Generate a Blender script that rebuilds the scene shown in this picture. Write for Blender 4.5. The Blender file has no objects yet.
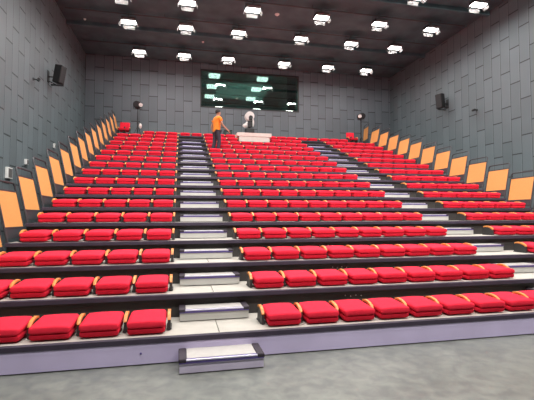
import bpy, bmesh, math, random
from mathutils import Vector, Matrix
random.seed(7)
sc = bpy.context.scene
COL = sc.collection

# ------------------------------------------------------------------ measures
D, RISE, H1 = 0.85, 0.3105, 0.2924          # row depth, rise, first deck
PITCH = 0.4987
XL, XC, XR = 0.6346, 1.7732, 7.4787          # aisle-side ends of the three seat blocks
X0, X1 = -2.03, 10.015                        # ends of the stand
NROW = 17
WL, WR, WB, WF, ZC = -3.75, 12.3, 15.5, -9.0, 9.5
def deck_z(i): return H1 + (i-1)*RISE + .006*max(0, i-6)
def row_y(i): return (i-1)*D

# ------------------------------------------------------------------ materials
def nodes(name):
    m = bpy.data.materials.new(name); m.use_nodes = True
    nt = m.node_tree; b = nt.nodes['Principled BSDF']
    return m, nt, b
def mat(name, col, rough=.6, metal=0, noise=0.0, nscale=8, bump=0.0, bscale=60, spec=.5, sheen=0):
    m, nt, b = nodes(name); L = nt.links
    b.inputs['Roughness'].default_value = rough; b.inputs['Metallic'].default_value = metal
    b.inputs['Specular IOR Level'].default_value = spec
    if sheen: b.inputs['Sheen Weight'].default_value = sheen
    tc = nt.nodes.new('ShaderNodeTexCoord')
    n = nt.nodes.new('ShaderNodeTexNoise'); n.inputs['Scale'].default_value = nscale; n.inputs['Detail'].default_value = 4
    L.new(tc.outputs['Object'], n.inputs['Vector'])
    r = nt.nodes.new('ShaderNodeValToRGB'); k = noise
    r.color_ramp.elements[0].position = .3; r.color_ramp.elements[1].position = .7
    r.color_ramp.elements[0].color = (*[c*(1-k) for c in col], 1); r.color_ramp.elements[1].color = (*[min(1, c*(1+k)) for c in col], 1)
    L.new(n.outputs['Fac'], r.inputs['Fac']); L.new(r.outputs['Color'], b.inputs['Base Color'])
    if bump:
        n2 = nt.nodes.new('ShaderNodeTexNoise'); n2.inputs['Scale'].default_value = bscale
        L.new(tc.outputs['Object'], n2.inputs['Vector'])
        bp = nt.nodes.new('ShaderNodeBump'); bp.inputs['Strength'].default_value = bump; bp.inputs['Distance'].default_value = .01
        L.new(n2.outputs['Fac'], bp.inputs['Height']); L.new(bp.outputs['Normal'], b.inputs['Normal'])
    return m
def emit(name, col, s):
    m, nt, b = nodes(name)
    b.inputs['Base Color'].default_value = (*col, 1); b.inputs['Emission Color'].default_value = (*col, 1)
    b.inputs['Emission Strength'].default_value = s
    return m

def wall_mat(name, horiz, col):
    m, nt, b = nodes(name); L = nt.links
    geo = nt.nodes.new('ShaderNodeNewGeometry')
    sp = nt.nodes.new('ShaderNodeSeparateXYZ'); L.new(geo.outputs['Position'], sp.inputs[0])
    def mth(op, a, c=None):
        n = nt.nodes.new('ShaderNodeMath'); n.operation = op
        for k, v in enumerate((a, c)):
            if v is None: continue
            if isinstance(v, (int, float)): n.inputs[k].default_value = v
            else: L.new(v, n.inputs[k])
        return n.outputs[0]
    PW, PL = .42, 1.27
    v = mth('DIVIDE', mth('ADD', sp.outputs[horiz], 20.13), PW); idx = mth('FLOOR', v); fv = mth('FRACT', v)
    par = mth('MODULO', idx, 2.0)
    wob = nt.nodes.new('ShaderNodeTexWhiteNoise'); wob.noise_dimensions = '1D'; L.new(idx, wob.inputs['W'])
    u = mth('ADD', mth('DIVIDE', sp.outputs['Z'], PL), mth('ADD', mth('MULTIPLY', par, .5), mth('MULTIPLY', wob.outputs['Value'], .16)))
    fu = mth('FRACT', u); iu = mth('FLOOR', u)
    seam = mth('LESS_THAN', fv, .05); tick = mth('LESS_THAN', fu, .032)
    edge = mth('MULTIPLY', mth('GREATER_THAN', fv, .05), mth('LESS_THAN', fv, .12))
    wn = nt.nodes.new('ShaderNodeTexWhiteNoise'); wn.noise_dimensions = '2D'
    cc = nt.nodes.new('ShaderNodeCombineXYZ'); L.new(idx, cc.inputs[0]); L.new(iu, cc.inputs[1]); L.new(cc.outputs[0], wn.inputs['Vector'])
    n = nt.nodes.new('ShaderNodeTexNoise'); n.inputs['Scale'].default_value = 1.3; n.inputs['Detail'].default_value = 5
    L.new(geo.outputs['Position'], n.inputs['Vector'])
    k = mth('ADD', mth('ADD', .80, mth('MULTIPLY', wn.outputs['Value'], .16)), mth('MULTIPLY', n.outputs['Fac'], .22))
    k = mth('ADD', k, mth('MULTIPLY', edge, .22))
    k = mth('MULTIPLY', k, mth('SUBTRACT', 1.0, mth('MULTIPLY', seam, .72)))
    k = mth('MULTIPLY', k, mth('SUBTRACT', 1.0, mth('MULTIPLY', tick, .72)))
    vm = nt.nodes.new('ShaderNodeVectorMath'); vm.operation = 'SCALE'; vm.inputs[0].default_value = col; L.new(k, vm.inputs['Scale'])
    L.new(vm.outputs[0], b.inputs['Base Color'])
    bp = nt.nodes.new('ShaderNodeBump'); bp.inputs['Strength'].default_value = .6; bp.inputs['Distance'].default_value = .02; bp.invert = True
    L.new(mth('MAXIMUM', seam, tick), bp.inputs['Height']); L.new(bp.outputs['Normal'], b.inputs['Normal'])
    b.inputs['Roughness'].default_value = .55
    return m

def floor_mat():
    m, nt, b = nodes('polished_concrete'); L = nt.links
    geo = nt.nodes.new('ShaderNodeNewGeometry')
    def nz(s, d, dist=0):
        n = nt.nodes.new('ShaderNodeTexNoise'); n.inputs['Scale'].default_value = s; n.inputs['Detail'].default_value = d
        n.inputs['Distortion'].default_value = dist; L.new(geo.outputs['Position'], n.inputs['Vector']); return n
    a = nz(1.1, 6, .6); c = nz(7, 6, .4)
    r = nt.nodes.new('ShaderNodeValToRGB'); e = r.color_ramp.elements
    e[0].position = .32; e[0].color = (.15, .158, .145, 1); e[1].position = .68; e[1].color = (.205, .215, .195, 1)
    L.new(a.outputs['Fac'], r.inputs['Fac'])
    r2 = nt.nodes.new('ShaderNodeValToRGB'); e = r2.color_ramp.elements
    e[0].position = .35; e[0].color = (.74, .74, .77, 1); e[1].position = .7; e[1].color = (1.14, 1.13, 1.10, 1)
    L.new(c.outputs['Fac'], r2.inputs['Fac'])
    mx = nt.nodes.new('ShaderNodeMix'); mx.data_type = 'RGBA'; mx.blend_type = 'MULTIPLY'; mx.inputs[0].default_value = 1
    L.new(r.outputs['Color'], mx.inputs[6]); L.new(r2.outputs['Color'], mx.inputs[7]); L.new(mx.outputs[2], b.inputs['Base Color'])
    rr = nt.nodes.new('ShaderNodeMapRange'); rr.inputs[3].default_value = .28; rr.inputs[4].default_value = .5
    L.new(c.outputs['Fac'], rr.inputs[0]); L.new(rr.outputs[0], b.inputs['Roughness'])
    return m

M = {}
M['wall_side'] = wall_mat('grey_wall_panels_side', 'Y', (.124, .152, .166))
M['wall_back'] = wall_mat('grey_wall_panels_back', 'X', (.118, .136, .154))
M['floor'] = floor_mat()
M['ceiling'] = mat('ceiling_dark', (.065, .115, .130), .9, noise=.25, nscale=1.5)
M['dark_wall'] = mat('stage_dark', (.03, .03, .033), .9)
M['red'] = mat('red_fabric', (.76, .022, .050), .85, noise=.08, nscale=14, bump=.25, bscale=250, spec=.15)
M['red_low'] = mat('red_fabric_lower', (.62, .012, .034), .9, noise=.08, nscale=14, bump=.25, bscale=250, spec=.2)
M['wood'] = mat('orange_wood', (.68, .25, .06), .4, noise=.15, nscale=20)
M['black'] = mat('black_metal', (.018, .018, .02), .5)
M['bracket'] = mat('seat_bracket', (.03, .028, .028), .5)
M['deck'] = mat('deck_carpet', (.44, .415, .37), .8, noise=.06, nscale=6, bump=.1)
M['nosing'] = mat('deck_nosing', (.036, .026, .046), .7, noise=.2, nscale=4)
M['riser'] = mat('riser_charcoal', (.033, .031, .029), .7, noise=.15, nscale=3)
M['fascia'] = mat('fascia_lavender', (.60, .53, .76), .5, noise=.06, nscale=2)
M['tread'] = mat('step_tread', (.45, .425, .40), .6, noise=.06, nscale=12)
M['stepface'] = mat('step_face', (.62, .56, .72), .55, noise=.05, nscale=4)
M['stepface_up'] = mat('step_face_upper', (.50, .49, .46), .6, noise=.05, nscale=4)
M['grip'] = mat('grip_tape', (.032, .022, .034), .7, noise=.5, nscale=90, bump=.5)
M['strip_blue'] = mat('step_edge_violet', (.10, .07, .26), .4)
M['strip_alu'] = mat('step_edge_aluminium', (.75, .72, .85), .35, metal=.6)
M['rail_panel'] = mat('rail_infill_orange', (.66, .30, .085), .6, noise=.06, nscale=40)
M['rail_frame'] = mat('rail_frame', (.035, .036, .042), .45)
M['white'] = mat('white_paint', (.75, .75, .73), .5)
M['cloth_white'] = mat('white_board', (.62, .58, .54), .7, noise=.05)
M['lamp_metal'] = mat('lamp_metal', (.13, .125, .125), .4, noise=.05)
M['lamp_face'] = emit('lamp_face', (1, .96, .92), 14)
M['panel_face'] = emit('panel_face', (.95, 1, .97), 5)
M['pipe'] = mat('ceiling_pipe', (.05, .05, .055), .6)
M['bolt'] = mat('bolt', (.6, .6, .6), .4)
M['speaker'] = mat('speaker_black', (.012, .012, .013), .6)
M['teal'] = mat('control_room', (.16, .22, .20), .8, noise=.2, nscale=2)
M['skin'] = mat('skin', (.42, .22, .14), .6)
M['shirt'] = mat('orange_shirt', (.80, .24, .02), .8, noise=.1)
M['trousers'] = mat('dark_trousers', (.03, .028, .045), .8)
M['hair'] = mat('dark_hair', (.012, .01, .01), .7)
M['green_dark'] = mat('dark_green_case', (.02, .045, .04), .6)

def glass():
    m, nt, b = nodes('window_glass'); L = nt.links
    out = nt.nodes['Material Output']
    g = nt.nodes.new('ShaderNodeBsdfGlossy'); g.inputs['Roughness'].default_value = .02; g.inputs['Color'].default_value = (.75, .85, .82, 1)
    t = nt.nodes.new('ShaderNodeBsdfTransparent'); t.inputs['Color'].default_value = (.55, .68, .64, 1)
    ms = nt.nodes.new('ShaderNodeMixShader'); ms.inputs[0].default_value = .38
    L.new(t.outputs[0], ms.inputs[1]); L.new(g.outputs[0], ms.inputs[2]); L.new(ms.outputs[0], out.inputs['Surface'])
    nt.nodes.remove(b)
    return m
M['glass'] = glass()

# ------------------------------------------------------------------ mesh helpers
def newbm(): return bmesh.new()
def box(bm, x0, x1, y0, y1, z0, z1, bev=0, seg=2):
    r = bmesh.ops.create_cube(bm, size=1)
    vs = r['verts']
    for v in vs:
        v.co = Vector(((x0+x1)/2 + v.co.x*(x1-x0), (y0+y1)/2 + v.co.y*(y1-y0), (z0+z1)/2 + v.co.z*(z1-z0)))
    if bev:
        es = list({e for v in vs for e in v.link_edges})
        bmesh.ops.bevel(bm, geom=es, offset=bev, segments=seg, profile=.5, affect='EDGES')
    return vs
def tube(bm, pts, r, seg=8, cap=True):
    pts = [Vector(p) for p in pts]; rings = []; up0 = None
    rs = r if isinstance(r, (list, tuple)) else [r]*len(pts)
    for i, p in enumerate(pts):
        if i == 0: t = pts[1]-p
        elif i == len(pts)-1: t = p-pts[i-1]
        else: t = (pts[i+1]-p).normalized() + (p-pts[i-1]).normalized()
        t.normalize()
        if up0 is None:
            up0 = Vector((0, 0, 1)) if abs(t.z) < .9 else Vector((1, 0, 0))
        a = t.cross(up0)
        if a.length < 1e-4: a = t.cross(Vector((0, 1, 0)))
        a.normalize(); b = t.cross(a); up0 = -b if (-b).dot(up0) > 0 else b
        rings.append([bm.verts.new(p + (a*math.cos(2*math.pi*k/seg) + b*math.sin(2*math.pi*k/seg))*rs[i]) for k in range(seg)])
    for i in range(len(rings)-1):
        for k in range(seg):
            bm.faces.new((rings[i][k], rings[i][(k+1) % seg], rings[i+1][(k+1) % seg], rings[i+1][k]))
    if cap:
        bm.faces.new(rings[0][::-1]); bm.faces.new(rings[-1])
def prism_yz(bm, prof, x0, x1, bev=0):
    """profile of (y, z) points swept along x"""
    a = [bm.verts.new((x0, y, z)) for y, z in prof]; b = [bm.verts.new((x1, y, z)) for y, z in prof]
    n = len(prof); fs = [bm.faces.new(a[::-1]), bm.faces.new(b)]
    for i in range(n):
        fs.append(bm.faces.new((a[i], a[(i+1) % n], b[(i+1) % n], b[i])))
    bmesh.ops.recalc_face_normals(bm, faces=fs)
    if bev:
        es = list({e for f in (fs[0], fs[1]) for e in f.edges})
        bmesh.ops.bevel(bm, geom=es, offset=bev, segments=3, profile=.5, affect='EDGES')
def sphere(bm, c, r, sx=1, sy=1, sz=1, seg=16, ring=10):
    q = bmesh.ops.create_uvsphere(bm, u_segments=seg, v_segments=ring, radius=r)
    for v in q['verts']: v.co = Vector((v.co.x*sx, v.co.y*sy, v.co.z*sz)) + Vector(c)
    return q['verts']
def cyl(bm, p0, p1, r, seg=20):
    tube(bm, [p0, p1], r, seg)
def to_mesh(name, bm, m, smooth=False):
    me = bpy.data.meshes.new(name)
    bmesh.ops.recalc_face_normals(bm, faces=bm.faces)
    bm.to_mesh(me); bm.free(); me.materials.append(m)
    if smooth:
        me.shade_smooth()
        me.set_sharp_from_angle(angle=math.radians(40))
    return me
def obj(name, bm, m, parent=None, smooth=False):
    me = bm if isinstance(bm, bpy.types.Mesh) else to_mesh(name, bm, m, smooth)
    o = bpy.data.objects.new(name, me); COL.objects.link(o)
    if parent: o.parent = parent
    return o
def tag(o, label=None, cat=None, group=None, kind=None):
    if label: o['label'] = label
    if cat: o['category'] = cat
    if group: o['group'] = group
    if kind: o['kind'] = kind
    return o
def thing(name, label, cat, loc=(0, 0, 0), rz=0, group=None):
    o = bpy.data.objects.new(name, None); COL.objects.link(o)
    o.location = loc; o.rotation_euler = (0, 0, rz); o.empty_display_size = .1
    return tag(o, label, cat, group)
def dup(root, label, loc=None, rot=None, group=None):
    r = root.copy(); COL.objects.link(r)
    if loc is not None: r.location = loc
    if rot is not None: r.rotation_euler = rot
    r['label'] = label
    if group: r['group'] = group
    for ch in list(root.children):
        c = ch.copy(); COL.objects.link(c); c.parent = r
        for g in list(ch.children):
            d = g.copy(); COL.objects.link(d); d.parent = c
    return r
def struct(name, bm, m, parent=None):
    o = obj(name, bm, m, parent)
    if not parent: o['kind'] = 'structure'
    return o
ORD = ['', 'first', 'second', 'third', 'fourth', 'fifth', 'sixth', 'seventh', 'eighth', 'ninth', 'tenth', 'eleventh',
       'twelfth', 'thirteenth', 'fourteenth', 'fifteenth', 'sixteenth', 'seventeenth', 'eighteenth', 'nineteenth', 'twentieth']
def row_name(i): return {1: 'front row', 17: 'topmost row'}.get(i, ORD[i] + ' row up')

# ------------------------------------------------------------------ the room
b = newbm(); box(b, WL-.2, WR+.2, WF-.2, WB+.2, -.2, 0); struct('floor', b, M['floor'])
b = newbm(); box(b, WL-.2, WR+.2, WF-.2, WB+.2, ZC, ZC+.2); struct('ceiling', b, M['ceiling'])
b = newbm(); box(b, WL-.2, WL, WF, WB+.2, 0, ZC); struct('wall_left', b, M['wall_side'])
b = newbm(); box(b, WR, WR+.2, WF, WB+.2, 0, ZC); struct('wall_right', b, M['wall_side'])
b = newbm(); box(b, WL, WR, WF-.2, WF, 0, ZC); struct('wall_front', b, M['dark_wall'])
wx0, wx1, wz0, wz1 = 1.70, 6.93, 7.21, 9.17
b = newbm()
box(b, WL, wx0, WB, WB+.2, 0, ZC); box(b, wx1, WR, WB, WB+.2, 0, ZC)
box(b, wx0, wx1, WB, WB+.2, 0, wz0); box(b, wx0, wx1, WB, WB+.2, wz1, ZC)
struct('wall_back', b, M['wall_back'])
w = tag(bpy.data.objects.new('window_1', None), kind='structure'); COL.objects.link(w)
b = newbm()
for a in [(wx0, wx1, wz1-.05, wz1), (wx0, wx1, wz0, wz0+.05), (wx0, wx0+.05, wz0+.05, wz1-.05), (wx1-.05, wx1, wz0+.05, wz1-.05)]:
    box(b, a[0], a[1], WB-.03, WB+.15, a[2], a[3], .006)
obj('window_frame', b, M['black'], w)
b = newbm(); box(b, wx0+.04, wx1-.04, WB+.04, WB+.052, wz0+.04, wz1-.04); obj('window_pane', b, M['glass'], w)
# the control room behind the glass
b = newbm(); cz = 9.36; cy1 = WB+5.9
box(b, wx0-.4, wx1+.4, cy1, cy1+.1, wz0-.9, cz); box(b, wx0-.4, wx0-.3, WB+.2, cy1, wz0-.9, cz)
box(b, wx1+.3, wx1+.4, WB+.2, cy1, wz0-.9, cz); box(b, wx0-.4, wx1+.4, WB+.2, cy1, wz0-1.0, wz0-.9)
box(b, wx0-.4, wx1+.4, WB+.2, cy1, cz, cz+.1)
struct('wall_control', b, M['teal'])
for qx, cn in ((2.5, 'nearer the person'), (5.15, 'farther from the person')):
    for kk, qy in enumerate((16.55, 18.35, 20.3)):
        t = thing('panel_light', 'bright ceiling panel seen through the high window, column %s, %s' % (cn, ('closest', 'middle', 'deepest')[kk]), 'light', (qx, qy, cz), 0, 'control room panel lights')
        b = newbm(); box(b, -.32, .32, -.22, .22, -.05, -.001, .005, 1); obj('frame', b, M['white'], t)
        b = newbm(); box(b, -.29, .29, -.19, .19, -.20, -.052, .03, 1); obj('diffuser', b, M['panel_face'], t)
# dark curtain folds gathered at the far end of the control room window
b = newbm(); n = 24
cv = []
for k in range(n+1):
    x = wx1-.55+.5*k/n; y = WB+.40+.05*math.sin(k*1.6)
    cv.append((b.verts.new((x, y, wz0-.3)), b.verts.new((x, y, 9.3))))
for k in range(n): b.faces.new((cv[k][0], cv[k+1][0], cv[k+1][1], cv[k][1]))
tag(obj('curtain', b, M['dark_wall']), 'dark gathered curtain behind the end of the high window', 'curtain')

# ------------------------------------------------------------------ seating tiers
for i in range(1, NROW+1):
    y, z = row_y(i), deck_z(i)
    yend = y + D + .03 if i < NROW else WB-.45
    lab = {1: 'front seating tier with tall lavender fascia standing on the concrete floor',
           NROW: 'topmost seating tier deck running along under the back wall'}.get(i, 'dark seating tier, %s above the concrete floor, with pale deck' % row_name(i).replace(' row up', ' step level'))
    t = thing('seating_tier', lab, 'seating tier', (0, y, z), group='stepped seating tiers')
    for (xa, xb) in ((X0, 1.204), (1.212, 6.905), (6.913, X1)):
        b = newbm(); box(b, xa, xb, .03, yend-y, -.045, 0, .003, 1); obj('deck_board', b, M['deck'], t)
    b = newbm(); prism_yz(b, [(-.02, -.058), (.032, -.062), (.032, .004), (.0, .004), (-.018, -.004)], X0, X1); obj('nosing', b, M['nosing'], t)
    if i == 1:
        b = newbm(); box(b, X0, X1, -.014, .03, -z+.015, -.058); obj('fascia', b, M['fascia'], t)
        for q in (.33,):
            b = newbm(); sphere(b, (q, -.015, -.16), .012, 1, .5, 1, 10, 6); obj('bolt', b, M['strip_blue'], t)
    else:
        b = newbm(); box(b, X0, X1, .045, .06, deck_z(i-1)-z, -.05); obj('riser', b, M['riser'], t)
        if i in (2, 3, 4, 5):
            xq = {2: 3.16, 3: 3.3, 4: 3.38, 5: 3.45}[i]
            for k in range(4):
                b = newbm(); sphere(b, (xq+k*.085, .042, -.13 - .012*(k % 2)), .009, 1, .6, 1, 8, 6); obj('bolt', b, M['bolt'], t)
    # support legs of the stand under the deck end (seen at the side)
    for xa in (X0+.02, X1-.08):
        b = newbm(); box(b, xa, xa+.06, .05, .11, -z+.001, -.045); obj('support_post', b, M['black'], t)

# ------------------------------------------------------------------ aisle steps
def make_step(first):
    t = thing('aisle_step', 'x', 'step')
    h = .155; w_, d_ = .90, .30 if not first else .37
    b = newbm(); box(b, .0, w_, -d_+.012, 0, 0.012, h-.03); obj('step_box', b, M['stepface'] if first else M['stepface_up'], t)
    b = newbm(); box(b, .075, w_-.075, -d_+.05, 0, h-.03, h, .004, 1); obj('tread', b, M['tread'], t)
    b = newbm(); box(b, -.005, w_+.005, -d_, -d_+.048, h-.045, h-.003, .004, 1); ed = obj('step_nosing', b, M['strip_blue'], t)
    b = newbm(); box(b, .07, w_-.07, -d_-.005, -d_+.010, h-.016, h+.001, .002, 1); obj('edge_strip', b, M['strip_alu'], ed)
    for s in (0, 1):
        x = -.01 if s == 0 else w_-.075
        b = newbm(); box(b, x, x+.085, -d_-.002, 0, h-.04, h+.008, .012, 2); obj('grip_cap', b, M['grip'], t)
    return t
s_first = make_step(True); s_up = make_step(False)
s_first.location = (.75, -.016, 0); s_first['label'] = 'lavender portable step on the concrete floor before the front tier'
s_first['group'] = 'aisle steps'
used = False
for ai, (ax, an) in enumerate(((.75, 'narrow aisle behind the floor step'), (6.375, 'diagonal looking aisle away from the floor step'))):
    an = ('aisle near the narrow seat block', 'far aisle running up to the spotlight')[ai]
    an = ('aisle above the floor step', 'aisle without a floor step')[ai]
    for i in range(1, NROW-1):
        loc = (ax, row_y(i+1)+.044, deck_z(i)+.001)
        lab = 'pale half step standing on the %s deck, %s' % (row_name(i).replace(' row up', ' tier').replace(' row', ' tier'), an)
        if not used:
            s_up.location = loc; s_up['label'] = lab; s_up['group'] = 'aisle steps'; used = True
        else: dup(s_up, lab, loc, None, 'aisle steps')
s2 = dup(s_first, 'lavender portable step before the front tier, beyond the long centre block', (6.375, -.016, 0))

# ------------------------------------------------------------------ seats
def cushion(bm, prof, x0, x1, crown=.012, bev=.03):
    """rounded pad: side profile swept across x with narrowed, rounded ends and a slight crown"""
    N = 12; n = len(prof); cy = sum(p[0] for p in prof)/n; cz = sum(p[1] for p in prof)/n; rings = []
    for k in range(N+1):
        u = k/N; x = x0 + (x1-x0)*(.5 - .5*math.cos(math.pi*u))
        d = min(x-x0, x1-x); s = 0 if d >= bev else bev - math.sqrt(max(0, bev*bev - (bev-d)**2))
        c = 1 - (2*(x-x0)/(x1-x0)-1)**2
        ring = []
        for (py, pz) in prof:
            dy, dz = py-cy, pz-cz
            sy = 1 - s/ max(.05, abs(.24)); sz = 1 - s*.9/.05 if True else 1
            sz = max(.25, sz)
            zz = cz + dz*sz + (crown*c if dz > 0 else 0)
            ring.append(bm.verts.new((x, cy+dy*sy, zz)))
        rings.append(ring)
    for k in range(N):
        for j in range(n):
            bm.faces.new((rings[k][j], rings[k][(j+1) % n], rings[k+1][(j+1) % n], rings[k+1][j]))
    bm.faces.new(rings[0][::-1]); bm.faces.new(rings[-1])
def rounded(pts, r=.022, seg=4):
    """round the corners of a closed (y, z) polygon"""
    out = []; n = len(pts)
    for i in range(n):
        p = Vector(pts[i]); a = Vector(pts[i-1]); c = Vector(pts[(i+1) % n])
        rr = min(r, (a-p).length*.45, (c-p).length*.45)
        s = p + (a-p).normalized()*rr; e = p + (c-p).normalized()*rr
        for k in range(seg+1):
            t = k/seg; q = s*(1-t)**2 + p*2*t*(1-t) + e*t*t; out.append((q.x, q.y))
    return out
SX0, SX1 = .035, PITCH-.035
b = newbm(); cushion(b, rounded([(.105, .012), (.50, .03), (.52, .105), (.095, .078)]), SX0+.006, SX1-.006, .0, .03)
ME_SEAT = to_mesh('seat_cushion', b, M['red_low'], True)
b = newbm(); cushion(b, rounded([(.085, .080), (.53, .108), (.545, .188), (.088, .152)], .026), SX0, SX1, .010, .035)
ME_BACK = to_mesh('backrest', b, M['red'], True)
def arm_profile(x):
    b = newbm()
    path = [(.52, .19), (.46, .205), (.39, .203), (.32, .188), (.265, .160), (.245, .125)]
    top = path; bot = [(y+.012, z-.032) for y, z in path][::-1]
    bot[-1] = (.52, .16); bot[0] = (.268, .115)
    prism_yz(b, top+bot, x-.020, x+.020, .006)
    return to_mesh('armrest', b, M['wood'], True)
ME_ARM = arm_profile(0)
b = newbm()
prism_yz(b, [(.24, .0), (.54, .0), (.54, .165), (.46, .175), (.32, .150), (.25, .10)], -.017, .017)
box(b, -.03, .03, .28, .54, .0, .012)
ME_BR = to_mesh('arm_bracket', b, M['bracket'])
def add_arm(t, x):
    o = obj('armrest', ME_ARM, None, t); o.location.x = x
    o = obj('arm_bracket', ME_BR, None, t); o.location.x = x
def seat(label, loc, group, last=False, mirror=False):
    t = thing('folding_seat', label, 'seat', (loc[0], loc[1], loc[2]+.005), 0, group)
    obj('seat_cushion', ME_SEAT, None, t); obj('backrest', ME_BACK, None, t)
    add_arm(t, 0)
    if last: add_arm(t, PITCH)
    return t
BL = [('L', 5, 'narrow block beside the white wall boxes'), ('C', 9, 'wide block between the two aisles'), ('R', 5, 'block beyond the aisle without floor step')]
SHORT = {'L': 'block left of both aisles', 'C': 'middle block', 'R': 'block right of both aisles'}
for i in range(1, NROW+1):
    y, z = row_y(i), deck_z(i)
    for code, n, _ in BL:
        for k in range(n):
            x = {'L': XL-5*PITCH-.045, 'C': XC, 'R': XR}[code] + k*PITCH*(1.018 if code == 'L' else 1)
            if i == NROW-1 and code == 'C' and 3 <= k <= 5: continue
            if i == NROW:
                if code == 'C' and 3 <= k <= 5: continue
                if (code, k) in (('L', 0), ('L', 1), ('R', 3), ('R', 4)): continue
            # places are counted from the aisle that the block touches
            if code == 'L': pos = ORD[n-k] + ' from the aisle'
            elif code == 'R': pos = ORD[k+1] + ' from the aisle'
            else: pos = ORD[k+1] + ' from the aisle above the floor step'
            lab = 'folded red seat, %s, %s, %s' % (row_name(i), SHORT[code], pos)
            last = (k == n-1) or (i == NROW-1 and (code, k) == ('C', 2)) or (i == NROW and (code, k) in (('C', 2), ('R', 2)))
            seat(lab, (x, y, z), 'folded red seats, %s' % row_name(i), last)
# topmost row runs on across both aisles
for code, xa, xb in (('aisle above the floor step', XL, XC), ('aisle without a floor step', XC+9*PITCH, XR)):
    wdt = (xb-xa)
    for k in range(2):
        x = xa + .06 + k*(PITCH+.03)
        t = seat('folded red seat in the topmost row closing the %s, %s one' % (code, ('first', 'second')[k]), (x, row_y(NROW), deck_z(NROW)), 'folded red seats, topmost row')
# two seats left open with the backrest standing up
def open_seat(label, x):
    t = thing('open_seat', label, 'seat', (x, row_y(NROW)+.02, deck_z(NROW)+.006), 0, 'open upright seats')
    o = obj('seat_cushion', ME_SEAT, None, t); o.location.z = .16
    b = newbm(); cushion(b, rounded([(.0, -.04), (.46, -.03), (.46, .04), (.0, .04)], .026), SX0, SX1, .006, .035)
    bk = obj('backrest', to_mesh('backrest', b, M['red'], True), None, t); bk.location = (0, .60, .17); bk.rotation_euler = (math.radians(82), 0, 0)
    b = newbm(); box(b, .2, .3, .25, .5, 0, .18, .005); box(b, .12, .38, .2, .52, 0, .02); box(b, .22, .28, .5, .66, .2, .4); obj('pedestal', b, M['bracket'], t)
    for s in (.01, PITCH-.01):
        o = obj('armrest', ME_ARM, None, t); o.location = (s, 0, .16)
        o = obj('arm_bracket', ME_BR, None, t); o.location = (s, 0, 0); o.scale.z = 1.9
open_seat('red seat with upright backrest beside the spotlight stand, narrow end by wall boxes', X0+.03)
open_seat('red seat with upright backrest beside the plain white spotlight stand', XR+3*PITCH+.07)

# ------------------------------------------------------------------ guard rails
def make_rail():
    t = thing('guard_rail', 'x', 'guard rail')
    b = newbm()
    pts = [(0, .018, -.04), (0, .018, .95)]
    for k in range(1, 5):
        a = math.pi - k*math.pi/8; pts.append((0, .088+.07*math.cos(a), .95+.07*math.sin(a)))
    pts += [(0, .75, 1.02)]
    for k in range(1, 5):
        a = math.pi/2 - k*math.pi/8; pts.append((0, .75+.07*math.cos(a), .95+.07*math.sin(a)))
    pts += [(0, .82, -.04)]
    tube(b, pts, .017, 8); obj('frame', b, M['rail_frame'], t, True)
    b = newbm(); box(b, -.008, .008,   .04, .80, .215, .845, .003, 1); obj('infill_panel', b, M['rail_panel'], t)
    for za in (.845, .19):
        b = newbm(); box(b, -.012, .012, .028, .81, za, za+.025); obj('panel_clip', b, M['rail_frame'], t)
    b = newbm(); box(b, -.006, .006, .03, .81, .02, .19); obj('kick_plate', b, M['rail_frame'], t)
    return t
rail = make_rail(); first = True
TILT = math.radians(12)
for side, x, s in (('by the wall with white boxes', X0+.015, -1), ('by the wall without boxes', X1-.015, 1)):
    for i in range(1, NROW):
        lab = 'orange panelled guard rail, %s, %s' % (row_name(i), side)
        loc = (x, row_y(i), deck_z(i)+.045); rot = (0, s*TILT, 0)
        if first: rail.location = loc; rail.rotation_euler = rot; rail['label'] = lab; rail['group'] = 'guard rails'; first = False
        else: dup(rail, lab, loc, rot, 'guard rails')
dup(rail, 'black framed orange rail panel turned at the topmost row behind the spotlight', (X1-.02, row_y(NROW)+.1, deck_z(NROW)+.045), (0, TILT*.4, math.radians(-9)), 'guard rails')
dup(rail, 'last orange rail panel of the topmost row by the open red seat', (X0+.005, row_y(NROW), deck_z(NROW)+.045), (0, -TILT, 0), 'guard rails')

# ------------------------------------------------------------------ ceiling lights
def make_light():
    t = thing('ceiling_light', 'x', 'light')
    b = newbm(); box(b, -.26, .26, -.15, .15, .02, .14, .01); obj('housing', b, M['black'], t)
    b = newbm(); box(b, -.25, .25, -.14, .14, -.004, .018); obj('lamp_panel', b, M['lamp_face'], t)
    def flap(p):
        b = newbm(); vs = [b.verts.new(q) for q in p]; b.faces.new(vs)
        bmesh.ops.solidify(b, geom=b.faces[:], thickness=.006)
        return obj('barn_door', b, M['lamp_metal'], t)
    flap([(-.22, .17, -.05), (.22, .17, -.05), (.20, .21, -.17), (-.20, .21, -.17)])        # far flap, facing the stage
    flap([(-.25, -.15, 0.01), (.25, -.15, 0.01), (.25, -.30, .03), (-.25, -.30, .03)])
    flap([(-.26, -.15, 0), (-.26, .15, 0), (-.34, .13, -.12), (-.34, -.12, -.12)])
    flap([(.26, -.15, 0), (.26, .15, 0), (.34, .13, -.12), (.34, -.12, -.12)])
    b = newbm(); tube(b, [(-.27, 0, .06), (-.27, 0, .24), (.27, 0, .24), (.27, 0, .06)], .012, 6); box(b, -.025, .025, -.04, .04, .235, .36, .004); obj('yoke', b, M['pipe'], t)
    return t
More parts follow.
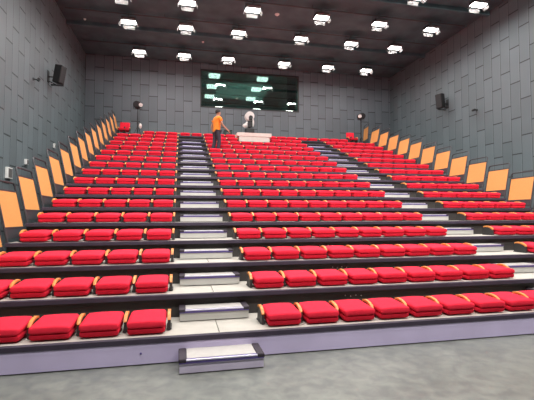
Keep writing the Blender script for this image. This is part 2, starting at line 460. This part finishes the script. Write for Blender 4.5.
LROWS = [(13.65, [-1.1, .88, 2.9, 5.62, 7.87, 9.92], 0), (10.9, [-1.22, .92, 3.0, 5.62, 7.86, 9.93], 0),
         (9.05, [-1.25, .95, 3.25, 5.85, 8.2, 10.45], 0), (7.05, [-1.3, .95, 3.3, 6.0, 8.5, 10.93], 0),
         (4.6, [-1.3, .95, 3.3, 6.0, 8.5, 10.9], 0), (2.0, [-1.3, .95, 3.3, 6.0, 8.5, 10.9], 0),
         (-.8, [-1.3, .95, 3.3, 6.0, 8.5, 10.9], 0), (-3.6, [-1.3, .95, 3.3, 6.0, 8.5, 10.9], 0)]
lt = make_light(); first = True
BAR = ['bar nearest the back wall', 'second bar from the back wall', 'third bar from the back wall', 'fourth bar from the back wall', 'fifth bar from the back wall', 'sixth bar from the back wall', 'seventh bar from the back wall', 'eighth bar from the back wall']
ENERGY = [52, 62, 64, 66, 72, 100, 195, 345]
for r, (ly, xs, _) in enumerate(LROWS):
    b = newbm(); cyl(b, (WL+.3, ly, 9.37), (WR-.3, ly, 9.37), .028, 10)
    t = tag(obj('lighting_bar', b, M['pipe'], None, True), 'dark horizontal lighting bar under the ceiling, %s' % BAR[r].replace('bar nearest', 'nearest').replace(' bar', ''), 'lighting bar', 'lighting bars')
    for k in range(6):
        b = newbm(); cyl(b, (-2.6+k*2.7, ly, 9.37), (-2.6+k*2.7, ly, ZC), .012, 6); obj('hanger', b, M['pipe'], t)
    for k, x in enumerate(xs):
        loc = (x, ly, 9.05); lab = 'lit floodlight with barn doors, %s on the %s' % (ORD[k+1], BAR[r])
        if first: lt.location = loc; lt['label'] = lab; lt['group'] = 'ceiling floodlights'; first = False
        else: dup(lt, lab, loc, None, 'ceiling floodlights')
        ld = bpy.data.lights.new('flood', 'AREA'); ld.shape = 'RECTANGLE'; ld.size = .5; ld.size_y = .28
        ld.energy = ENERGY[r]; ld.color = (1, .965, .93); ld.spread = math.radians(165)
        lo = bpy.data.objects.new('flood_lamp', ld); COL.objects.link(lo); lo.location = (x, ly, 9.04)
        lo.rotation_euler = (math.radians([2, 4, 6, 6, 8, 16, 38, 50][r]), 0, 0)
# ceiling clutter: cross beams, duct, detectors
for k, (ya, zz) in enumerate(((12.2, 9.42), (8.1, 9.42), (5.9, 9.42), (3.4, 9.42), (.6, 9.42))):
    b = newbm(); box(b, WL+.01, WR-.01, ya-.08, ya+.08, ZC-.16, ZC-.001); o = struct('trim_%d' % (k+1), b, M['ceiling'])
for k, (x, y, c) in enumerate(((4.37, 9.95, 'near the middle'), (1.69, 13.0, 'by the back bar'), (-3.0, 11.9, 'over the wall side'))):
    t = thing('smoke_detector', 'small pale round smoke detector on the ceiling, %s' % ('beyond the third lighting bar', 'close to the window end', 'in the dark corner')[k], 'smoke detector', (x, y, ZC), 0, 'smoke detectors')
    b = newbm(); cyl(b, (0, 0, -.03), (0, 0, -.001), .09 if k == 0 else .05, 16); obj('base_plate', b, M['white'], t)
    b = newbm(); cyl(b, (0, 0, -.06), (0, 0, -.03), .05 if k == 0 else .03, 16); obj('sensor_cap', b, M['white'], t)

# ------------------------------------------------------------------ wall speakers and fittings
def speaker(label, x, y, z, s, tilt):
    t = thing('wall_speaker', label, 'speaker', (x, y, z), 0, 'wall speakers')
    b = newbm(); box(b, -.13, .13, -.15, .15, -.31, .31, .02)
    sp = obj('cabinet', b, M['speaker'], t); sp.location = (s*.36, 0, 0); sp.rotation_euler = (0, s*math.radians(tilt), -s*math.radians(18))
    b = newbm(); box(b, s*.131-.004, s*.131+.004, -.13, .13, -.28, .28, .003, 1); obj('grille', b, M['black'], sp)
    b = newbm(); box(b, 0 if s > 0 else -.02, .02 if s > 0 else 0, -.08, .08, -.30, .10); tube(b, [(0, 0, -.1), (s*.3, 0, -.1)], .025, 8)
    box(b, min(s*.1, s*.5), max(s*.1, s*.5), -.03, .03, -.40, -.36); tube(b, [(s*.02, 0, -.25), (s*.3, 0, -.38)], .015, 8)
    obj('wall_bracket', b, M['black'], t)
speaker('black loudspeaker tilted down on the shadowed wall above the white boxes', WL, 10.15, 6.6, 1, 10)
speaker('black loudspeaker on the bracket of the well lit panelled wall', WR, 10.6, 6.72, -1, 6)
def wall_arm(label, x, y, z, s):
    t = thing('wall_camera', label, 'camera', (x, y, z), 0, 'small wall cameras')
    b = newbm(); tube(b, [(0, 0, 0), (s*.14, 0, -.02)], .018, 8); cyl(b, (0, 0, 0), (s*.012, 0, 0), .05, 14); obj('mount', b, M['black'], t, True)
    b = newbm(); cyl(b, (s*.12, .10, .0), (s*.20, -.12, -.03), .045, 14); obj('camera_body', b, M['black'], t, True)
wall_arm('small black camera on the shadowed wall below its loudspeaker', WL, 8.75, 5.94, 1)
wall_arm('small black camera on the brighter wall beside its loudspeaker', WR, 8.83, 5.88, -1)
for (y, z, w_, h_, lab) in ((7.05, 2.82, .30, .30, 'white wall box above the guard rails, larger one'), (8.26, 3.28, .16, .16, 'small white socket box on the panelled wall next to the larger box'),
                       (10.88, 4.22, .12, .16, 'small white socket box on the panelled wall, highest and deepest of three')):
    t = thing('wall_box', lab, 'wall box', (WL, y, z), 0, 'white wall boxes')
    b = newbm(); box(b, 0, .07, -w_/2, w_/2, -h_/2, h_/2, .008); obj('housing', b, M['white'], t)
    b = newbm(); box(b, .071, .076, -w_*.4, w_*.4, -h_*.4, h_*.4, .002, 1); obj('cover', b, M['lamp_metal'], t)

# ------------------------------------------------------------------ spotlights on stands
def spot_stand(label, x, y, hgt, s, low):
    z = deck_z(NROW)
    t = thing('spotlight_stand', label, 'spotlight', (x, y, z), 0, 'spotlights on stands')
    b = newbm(); cyl(b, (0, 0, .12), (0, 0, hgt-.28), .022, 10); cyl(b, (0, 0, .5), (0, 0, .62), .035, 10); obj('pole', b, M['black'], t, True)
    for k in range(3):
        a = math.radians(90+120*k); b = newbm(); tube(b, [(0, 0, .42), (.19*math.cos(a), .19*math.sin(a), .018)], .012, 6); obj('leg', b, M['black'], t)
    b = newbm(); cyl(b, (-.02*s, .16, hgt-.14), (-.04*s, -.12, hgt-.16), .165, 24); cyl(b, (-.04*s, -.12, hgt-.16), (-.045*s, -.2, hgt-.17), .13, 24)
    h = obj('lamp_head', b, M['black'], t, True)
    b = newbm(); cyl(b, (s*.14, -.16, hgt-.19), (s*.15, -.23, hgt-.20), .085, 20); obj('lens', b, M['white'], h, True)
    b = newbm(); tube(b, [(-.18, 0, hgt-.15), (-.18, 0, hgt-.34), (.18, 0, hgt-.34), (.18, 0, hgt-.15)], .014, 6); obj('yoke', b, M['black'], t)
    if low:
        b = newbm(); sphere(b, (.13, -.12, .42), .08, .8, .8, 1.5); obj('ballast_bag', b, M['white'], t, True)
spot_stand('black spotlight with small white lens on stand by the shadowed corner', -1.17, 13.98, 1.55, 1, True)
spot_stand('spotlight on a thin black stand beside the brighter corner wall', 9.78, 14.0, 1.60, -1, False)

# ------------------------------------------------------------------ white desk, follow spot and case on the topmost tier
zt = deck_z(NROW)
t = thing('white_desk', 'low white board desk standing among the upper red seats', 'desk', (4.01, 13.10, deck_z(NROW-1)+.006))
b = newbm(); box(b, -.70, .70, -.25, -.22, .0, .25, .006); obj('front_board', b, M['cloth_white'], t)
b = newbm(); box(b, -.79, .79, -.27, .35, .25, .415, .006); obj('desk_top', b, M['cloth_white'], t)
for s in (-1, 1):
    b = newbm(); box(b, s*.68-.02, s*.68+.02, -.22, .32, 0, .25); obj('side_board', b, M['cloth_white'], t)
t = thing('follow_spot', 'white ringed follow spot on a black base above the desk', 'spotlight', (4.0, 14.12, zt+.27))
b = newbm(); box(b, -.24, .24, -.2, .2, -.264, .0, .01); box(b, -.26, .26, -.2, .2, 0, .07, .02); box(b, -.22, .22, -.17, .17, .07, .30, .03); obj('base', b, M['black'], t)
b = newbm(); cyl(b, (0, 0, .28), (0, 0, .62), .05, 12); box(b, -.10, .12, -.14, -.02, .36, .66, .01); tube(b, [(-.02, -.03, .35), (.12, -.05, .72)], .03, 8)
obj('yoke', b, M['black'], t)
b = newbm(); cyl(b, (0, .18, .92), (0, -.16, .90), .215, 28); h = obj('lamp_head', b, M['white'], t, True)
b = newbm(); cyl(b, (.04, -.16, .82), (.04, -.18, .82), .10, 20); box(b, -.06, .12, -.19, -.165, .68, .86, .01); obj('lens', b, M['black'], h, True)
b = newbm(); sphere(b, (-.18, .02, .45), .12, 1.25, .8, .9); sphere(b, (-.10, .03, .58), .09); sphere(b, (.17, 0, .60), .075, .8, .7, 2.6); obj('lamp_cover', b, M['white'], t, True)
t = thing('equipment_case', 'dark green equipment case behind the white desk end', 'case', (3.02, 14.75, zt+.004))
b = newbm(); box(b, -.2, .2, -.2, .2, 0, .52, .02); obj('body', b, M['green_dark'], t)
b = newbm(); box(b, -.205, .205, -.205, .205, .50, .57, .015); obj('lid', b, M['black'], t)
b = newbm(); tube(b, [(-.08, -.205, .4), (-.08, -.24, .4), (.08, -.24, .4), (.08, -.205, .4)], .008, 6); obj('handle', b, M['bolt'], t)

# ------------------------------------------------------------------ the person
def skin_mesh(name, verts, edges, radii, root, m, sub=2):
    me = bpy.data.meshes.new(name); me.from_pydata([Vector(v) for v in verts], edges, [])
    o = bpy.data.objects.new(name+'_tmp', me); COL.objects.link(o)
    md = o.modifiers.new('Skin', 'SKIN'); md.use_smooth_shade = True
    if not me.skin_vertices:
        raise RuntimeError('no skin layer')
    for k, r in enumerate(radii):
        sv = me.skin_vertices[0].data[k]; sv.radius = (r, r) if not isinstance(r, tuple) else r
        sv.use_root = (k == root)
    s = o.modifiers.new('Sub', 'SUBSURF'); s.levels = sub; s.render_levels = sub
    bpy.context.view_layer.update()
    dg = bpy.context.evaluated_depsgraph_get()
    out = bpy.data.meshes.new_from_object(o.evaluated_get(dg)); out.name = name
    bpy.data.objects.remove(o); out.materials.clear(); out.materials.append(m)
    out.shade_smooth()
    return out
def person(loc, rz):
    # local frame: faces +X, height about 1.70
    V, E_, Rr = [], [], []
    def add(p, r, par=None):
        V.append(p); Rr.append(r)
        if par is not None: E_.append((par, len(V)-1))
        return len(V)-1
    pel = add((0, 0, .92), (.125, .10)); sp1 = add((.01, 0, 1.08), (.12, .09), pel); sp2 = add((.02, 0, 1.26), (.14, .10), sp1)
    ch = add((.03, 0, 1.38), (.12, .085), sp2); nk = add((.05, 0, 1.47), .052, ch); hb = add((.075, 0, 1.545), .07, nk)
    hd = add((.08, 0, 1.61), (.078, .09), hb); ht = add((.075, 0, 1.675), .06, hd)
    nose = add((.165, 0, 1.585), .014, hd)
    hands = []
    for s, elb, wr in ((-1, (.09, -.24, 1.12), (.30, -.26, .95)), (1, (-.06, .25, 1.10), (.03, .27, .86))):
        sh = add((.03, s*.175, 1.385), .055, ch); el = add(elb, .040, sh); wv = add(wr, .026, el)
        d = (Vector(wr)-Vector(elb)).normalized()
        pm = add(tuple(Vector(wr)+d*.055), (.034, .02), wv)
        side = Vector((0, 1, 0)); fl = d.cross(side).normalized()
        for q, ln in ((-1.5, .055), (-.5, .07), (.5, .078), (1.5, .068)):
            st = Vector(wr)+d*.095+side*(q*.016)
            a = add(tuple(st), .009, pm); m_ = add(tuple(st+d*ln*.6-fl*.004), .0085, a); add(tuple(st+d*ln-fl*.016), .0075, m_)
        th = add(tuple(Vector(wr)+d*.045+fl*.032), .010, pm); add(tuple(Vector(wr)+d*.085+fl*.05), .009, th)
    for s, kn, an, toe in ((-1, (.06, -.10, .50), (-.02, -.10, .08), (.13, -.11, .035)), (1, (-.02, .10, .50), (-.12, .10, .09), (.03, .11, .035))):
        hp = add((0, s*.09, .84), .088, pel); k_ = add(kn, .056, hp); a_ = add(an, .038, k_); add(toe, .036, a_)
    body = skin_mesh('person', V, E_, Rr, 0, M['skin'])
    o = bpy.data.objects.new('person', body); COL.objects.link(o); o.location = loc; o.rotation_euler = (0, 0, rz)
    tag(o, 'person in orange shirt and dark trousers standing among the upper rows', 'person')
    # shirt
    v = [(0, 0, .80), (.01, 0, 1.08), (.02, 0, 1.26), (.03, 0, 1.38), (.045, 0, 1.44), (.03, -.175, 1.39), (.06, -.215, 1.23), (.03, .175, 1.39), (-.01, .215, 1.23)]
    e = [(0, 1), (1, 2), (2, 3), (3, 4), (3, 5), (5, 6), (3, 7), (7, 8)]
    obj('shirt', skin_mesh('shirt', v, e, [(.175, .135), (.170, .130), (.180, .135), (.150, .112), .068, .080, .072, .080, .072], 1, M['shirt']), None, o)
    v = [(0, 0, .93), (0, -.09, .84), (.06, -.10, .50), (-.015, -.10, .11), (0, .09, .84), (-.02, .10, .50), (-.115, .10, .12)]
    e = [(0, 1), (1, 2), (2, 3), (0, 4), (4, 5), (5, 6)]
    obj('trousers', skin_mesh('trousers', v, e, [(.142, .112), .105, .075, .06, .105, .075, .06], 0, M['trousers']), None, o)
    for s, a, tq in ((-1, (-.02, -.10, .05), (.15, -.11, .035)), (1, (-.12, .10, .05), (.05, .11, .035))):
        b = newbm(); tube(b, [Vector(a)+Vector((-.06, 0, 0)), a, tq, Vector(tq)+Vector((.04, 0, -.004))], [.03, .048, .043, .02], 10); obj('shoe', b, M['hair'], o, True)
    b = newbm(); vs = sphere(b, (.058, 0, 1.645), .105, 1.0, .88, .95, 20, 14)
    bmesh.ops.delete(b, geom=[q for q in b.verts if q.co.z < 1.60 - (q.co.x-.06)*-.6 or (q.co.x > .13 and q.co.z < 1.69)], context='VERTS')
    bmesh.ops.solidify(b, geom=b.faces[:], thickness=.01); obj('hair', b, M['hair'], o, True)
    for s in (-1, 1):
        b = newbm(); sphere(b, (.142, s*.032, 1.618), .011, 1, 1, .7, 8, 6); obj('eye', b, M['hair'], o)
        b = newbm(); sphere(b, (.07, s*.082, 1.60), .024, .8, .35, 1.2, 10, 8); obj('ear', b, M['skin'], o, True)
    b = newbm(); sphere(b, (.148, 0, 1.552), .02, .4, 1.2, .3, 10, 6); obj('mouth', b, M['wood'], o)
    o.scale = (1.06, 1.06, 1.045)
    return o
person((2.12, 10.84, deck_z(13)+.004), math.radians(28))

# ------------------------------------------------------------------ control room lamp, world, camera
ld = bpy.data.lights.new('control', 'AREA'); ld.size = 3.0; ld.energy = 110; ld.color = (.75, 1, .95)
lo = bpy.data.objects.new('control_lamp', ld); COL.objects.link(lo); lo.location = (4.3, WB+3.0, 9.1)
wd = bpy.data.worlds.new('world'); sc.world = wd; wd.use_nodes = True
wd.node_tree.nodes['Background'].inputs[0].default_value = (.5, .55, .6, 1); wd.node_tree.nodes['Background'].inputs[1].default_value = .02

F, YAW, PIT, ROL = 396.26, math.radians(12.3375), math.radians(2.3647), math.radians(-.1305)
cam = bpy.data.cameras.new('camera'); cam.sensor_width = 36; cam.sensor_fit = 'HORIZONTAL'; cam.lens = F*36/534
cam.clip_start = .05; cam.clip_end = 100
co = bpy.data.objects.new('camera', cam); COL.objects.link(co)
cy, sy, cp, sp_ = math.cos(YAW), math.sin(YAW), math.cos(PIT), math.sin(PIT)
fw = Vector((sy*cp, cy*cp, sp_)); rt = Vector((cy, -sy, 0)); up = rt.cross(fw)
r2 = rt*math.cos(ROL) + up*math.sin(ROL); u2 = -rt*math.sin(ROL) + up*math.cos(ROL)
mt = Matrix((r2, u2, -fw)).transposed().to_4x4(); mt.translation = Vector((.7489, -4.6823, 1.6531))
co.matrix_world = mt
sc.camera = co
sc.view_settings.view_transform = 'Standard'; sc.view_settings.look = 'None'; sc.view_settings.exposure = 0
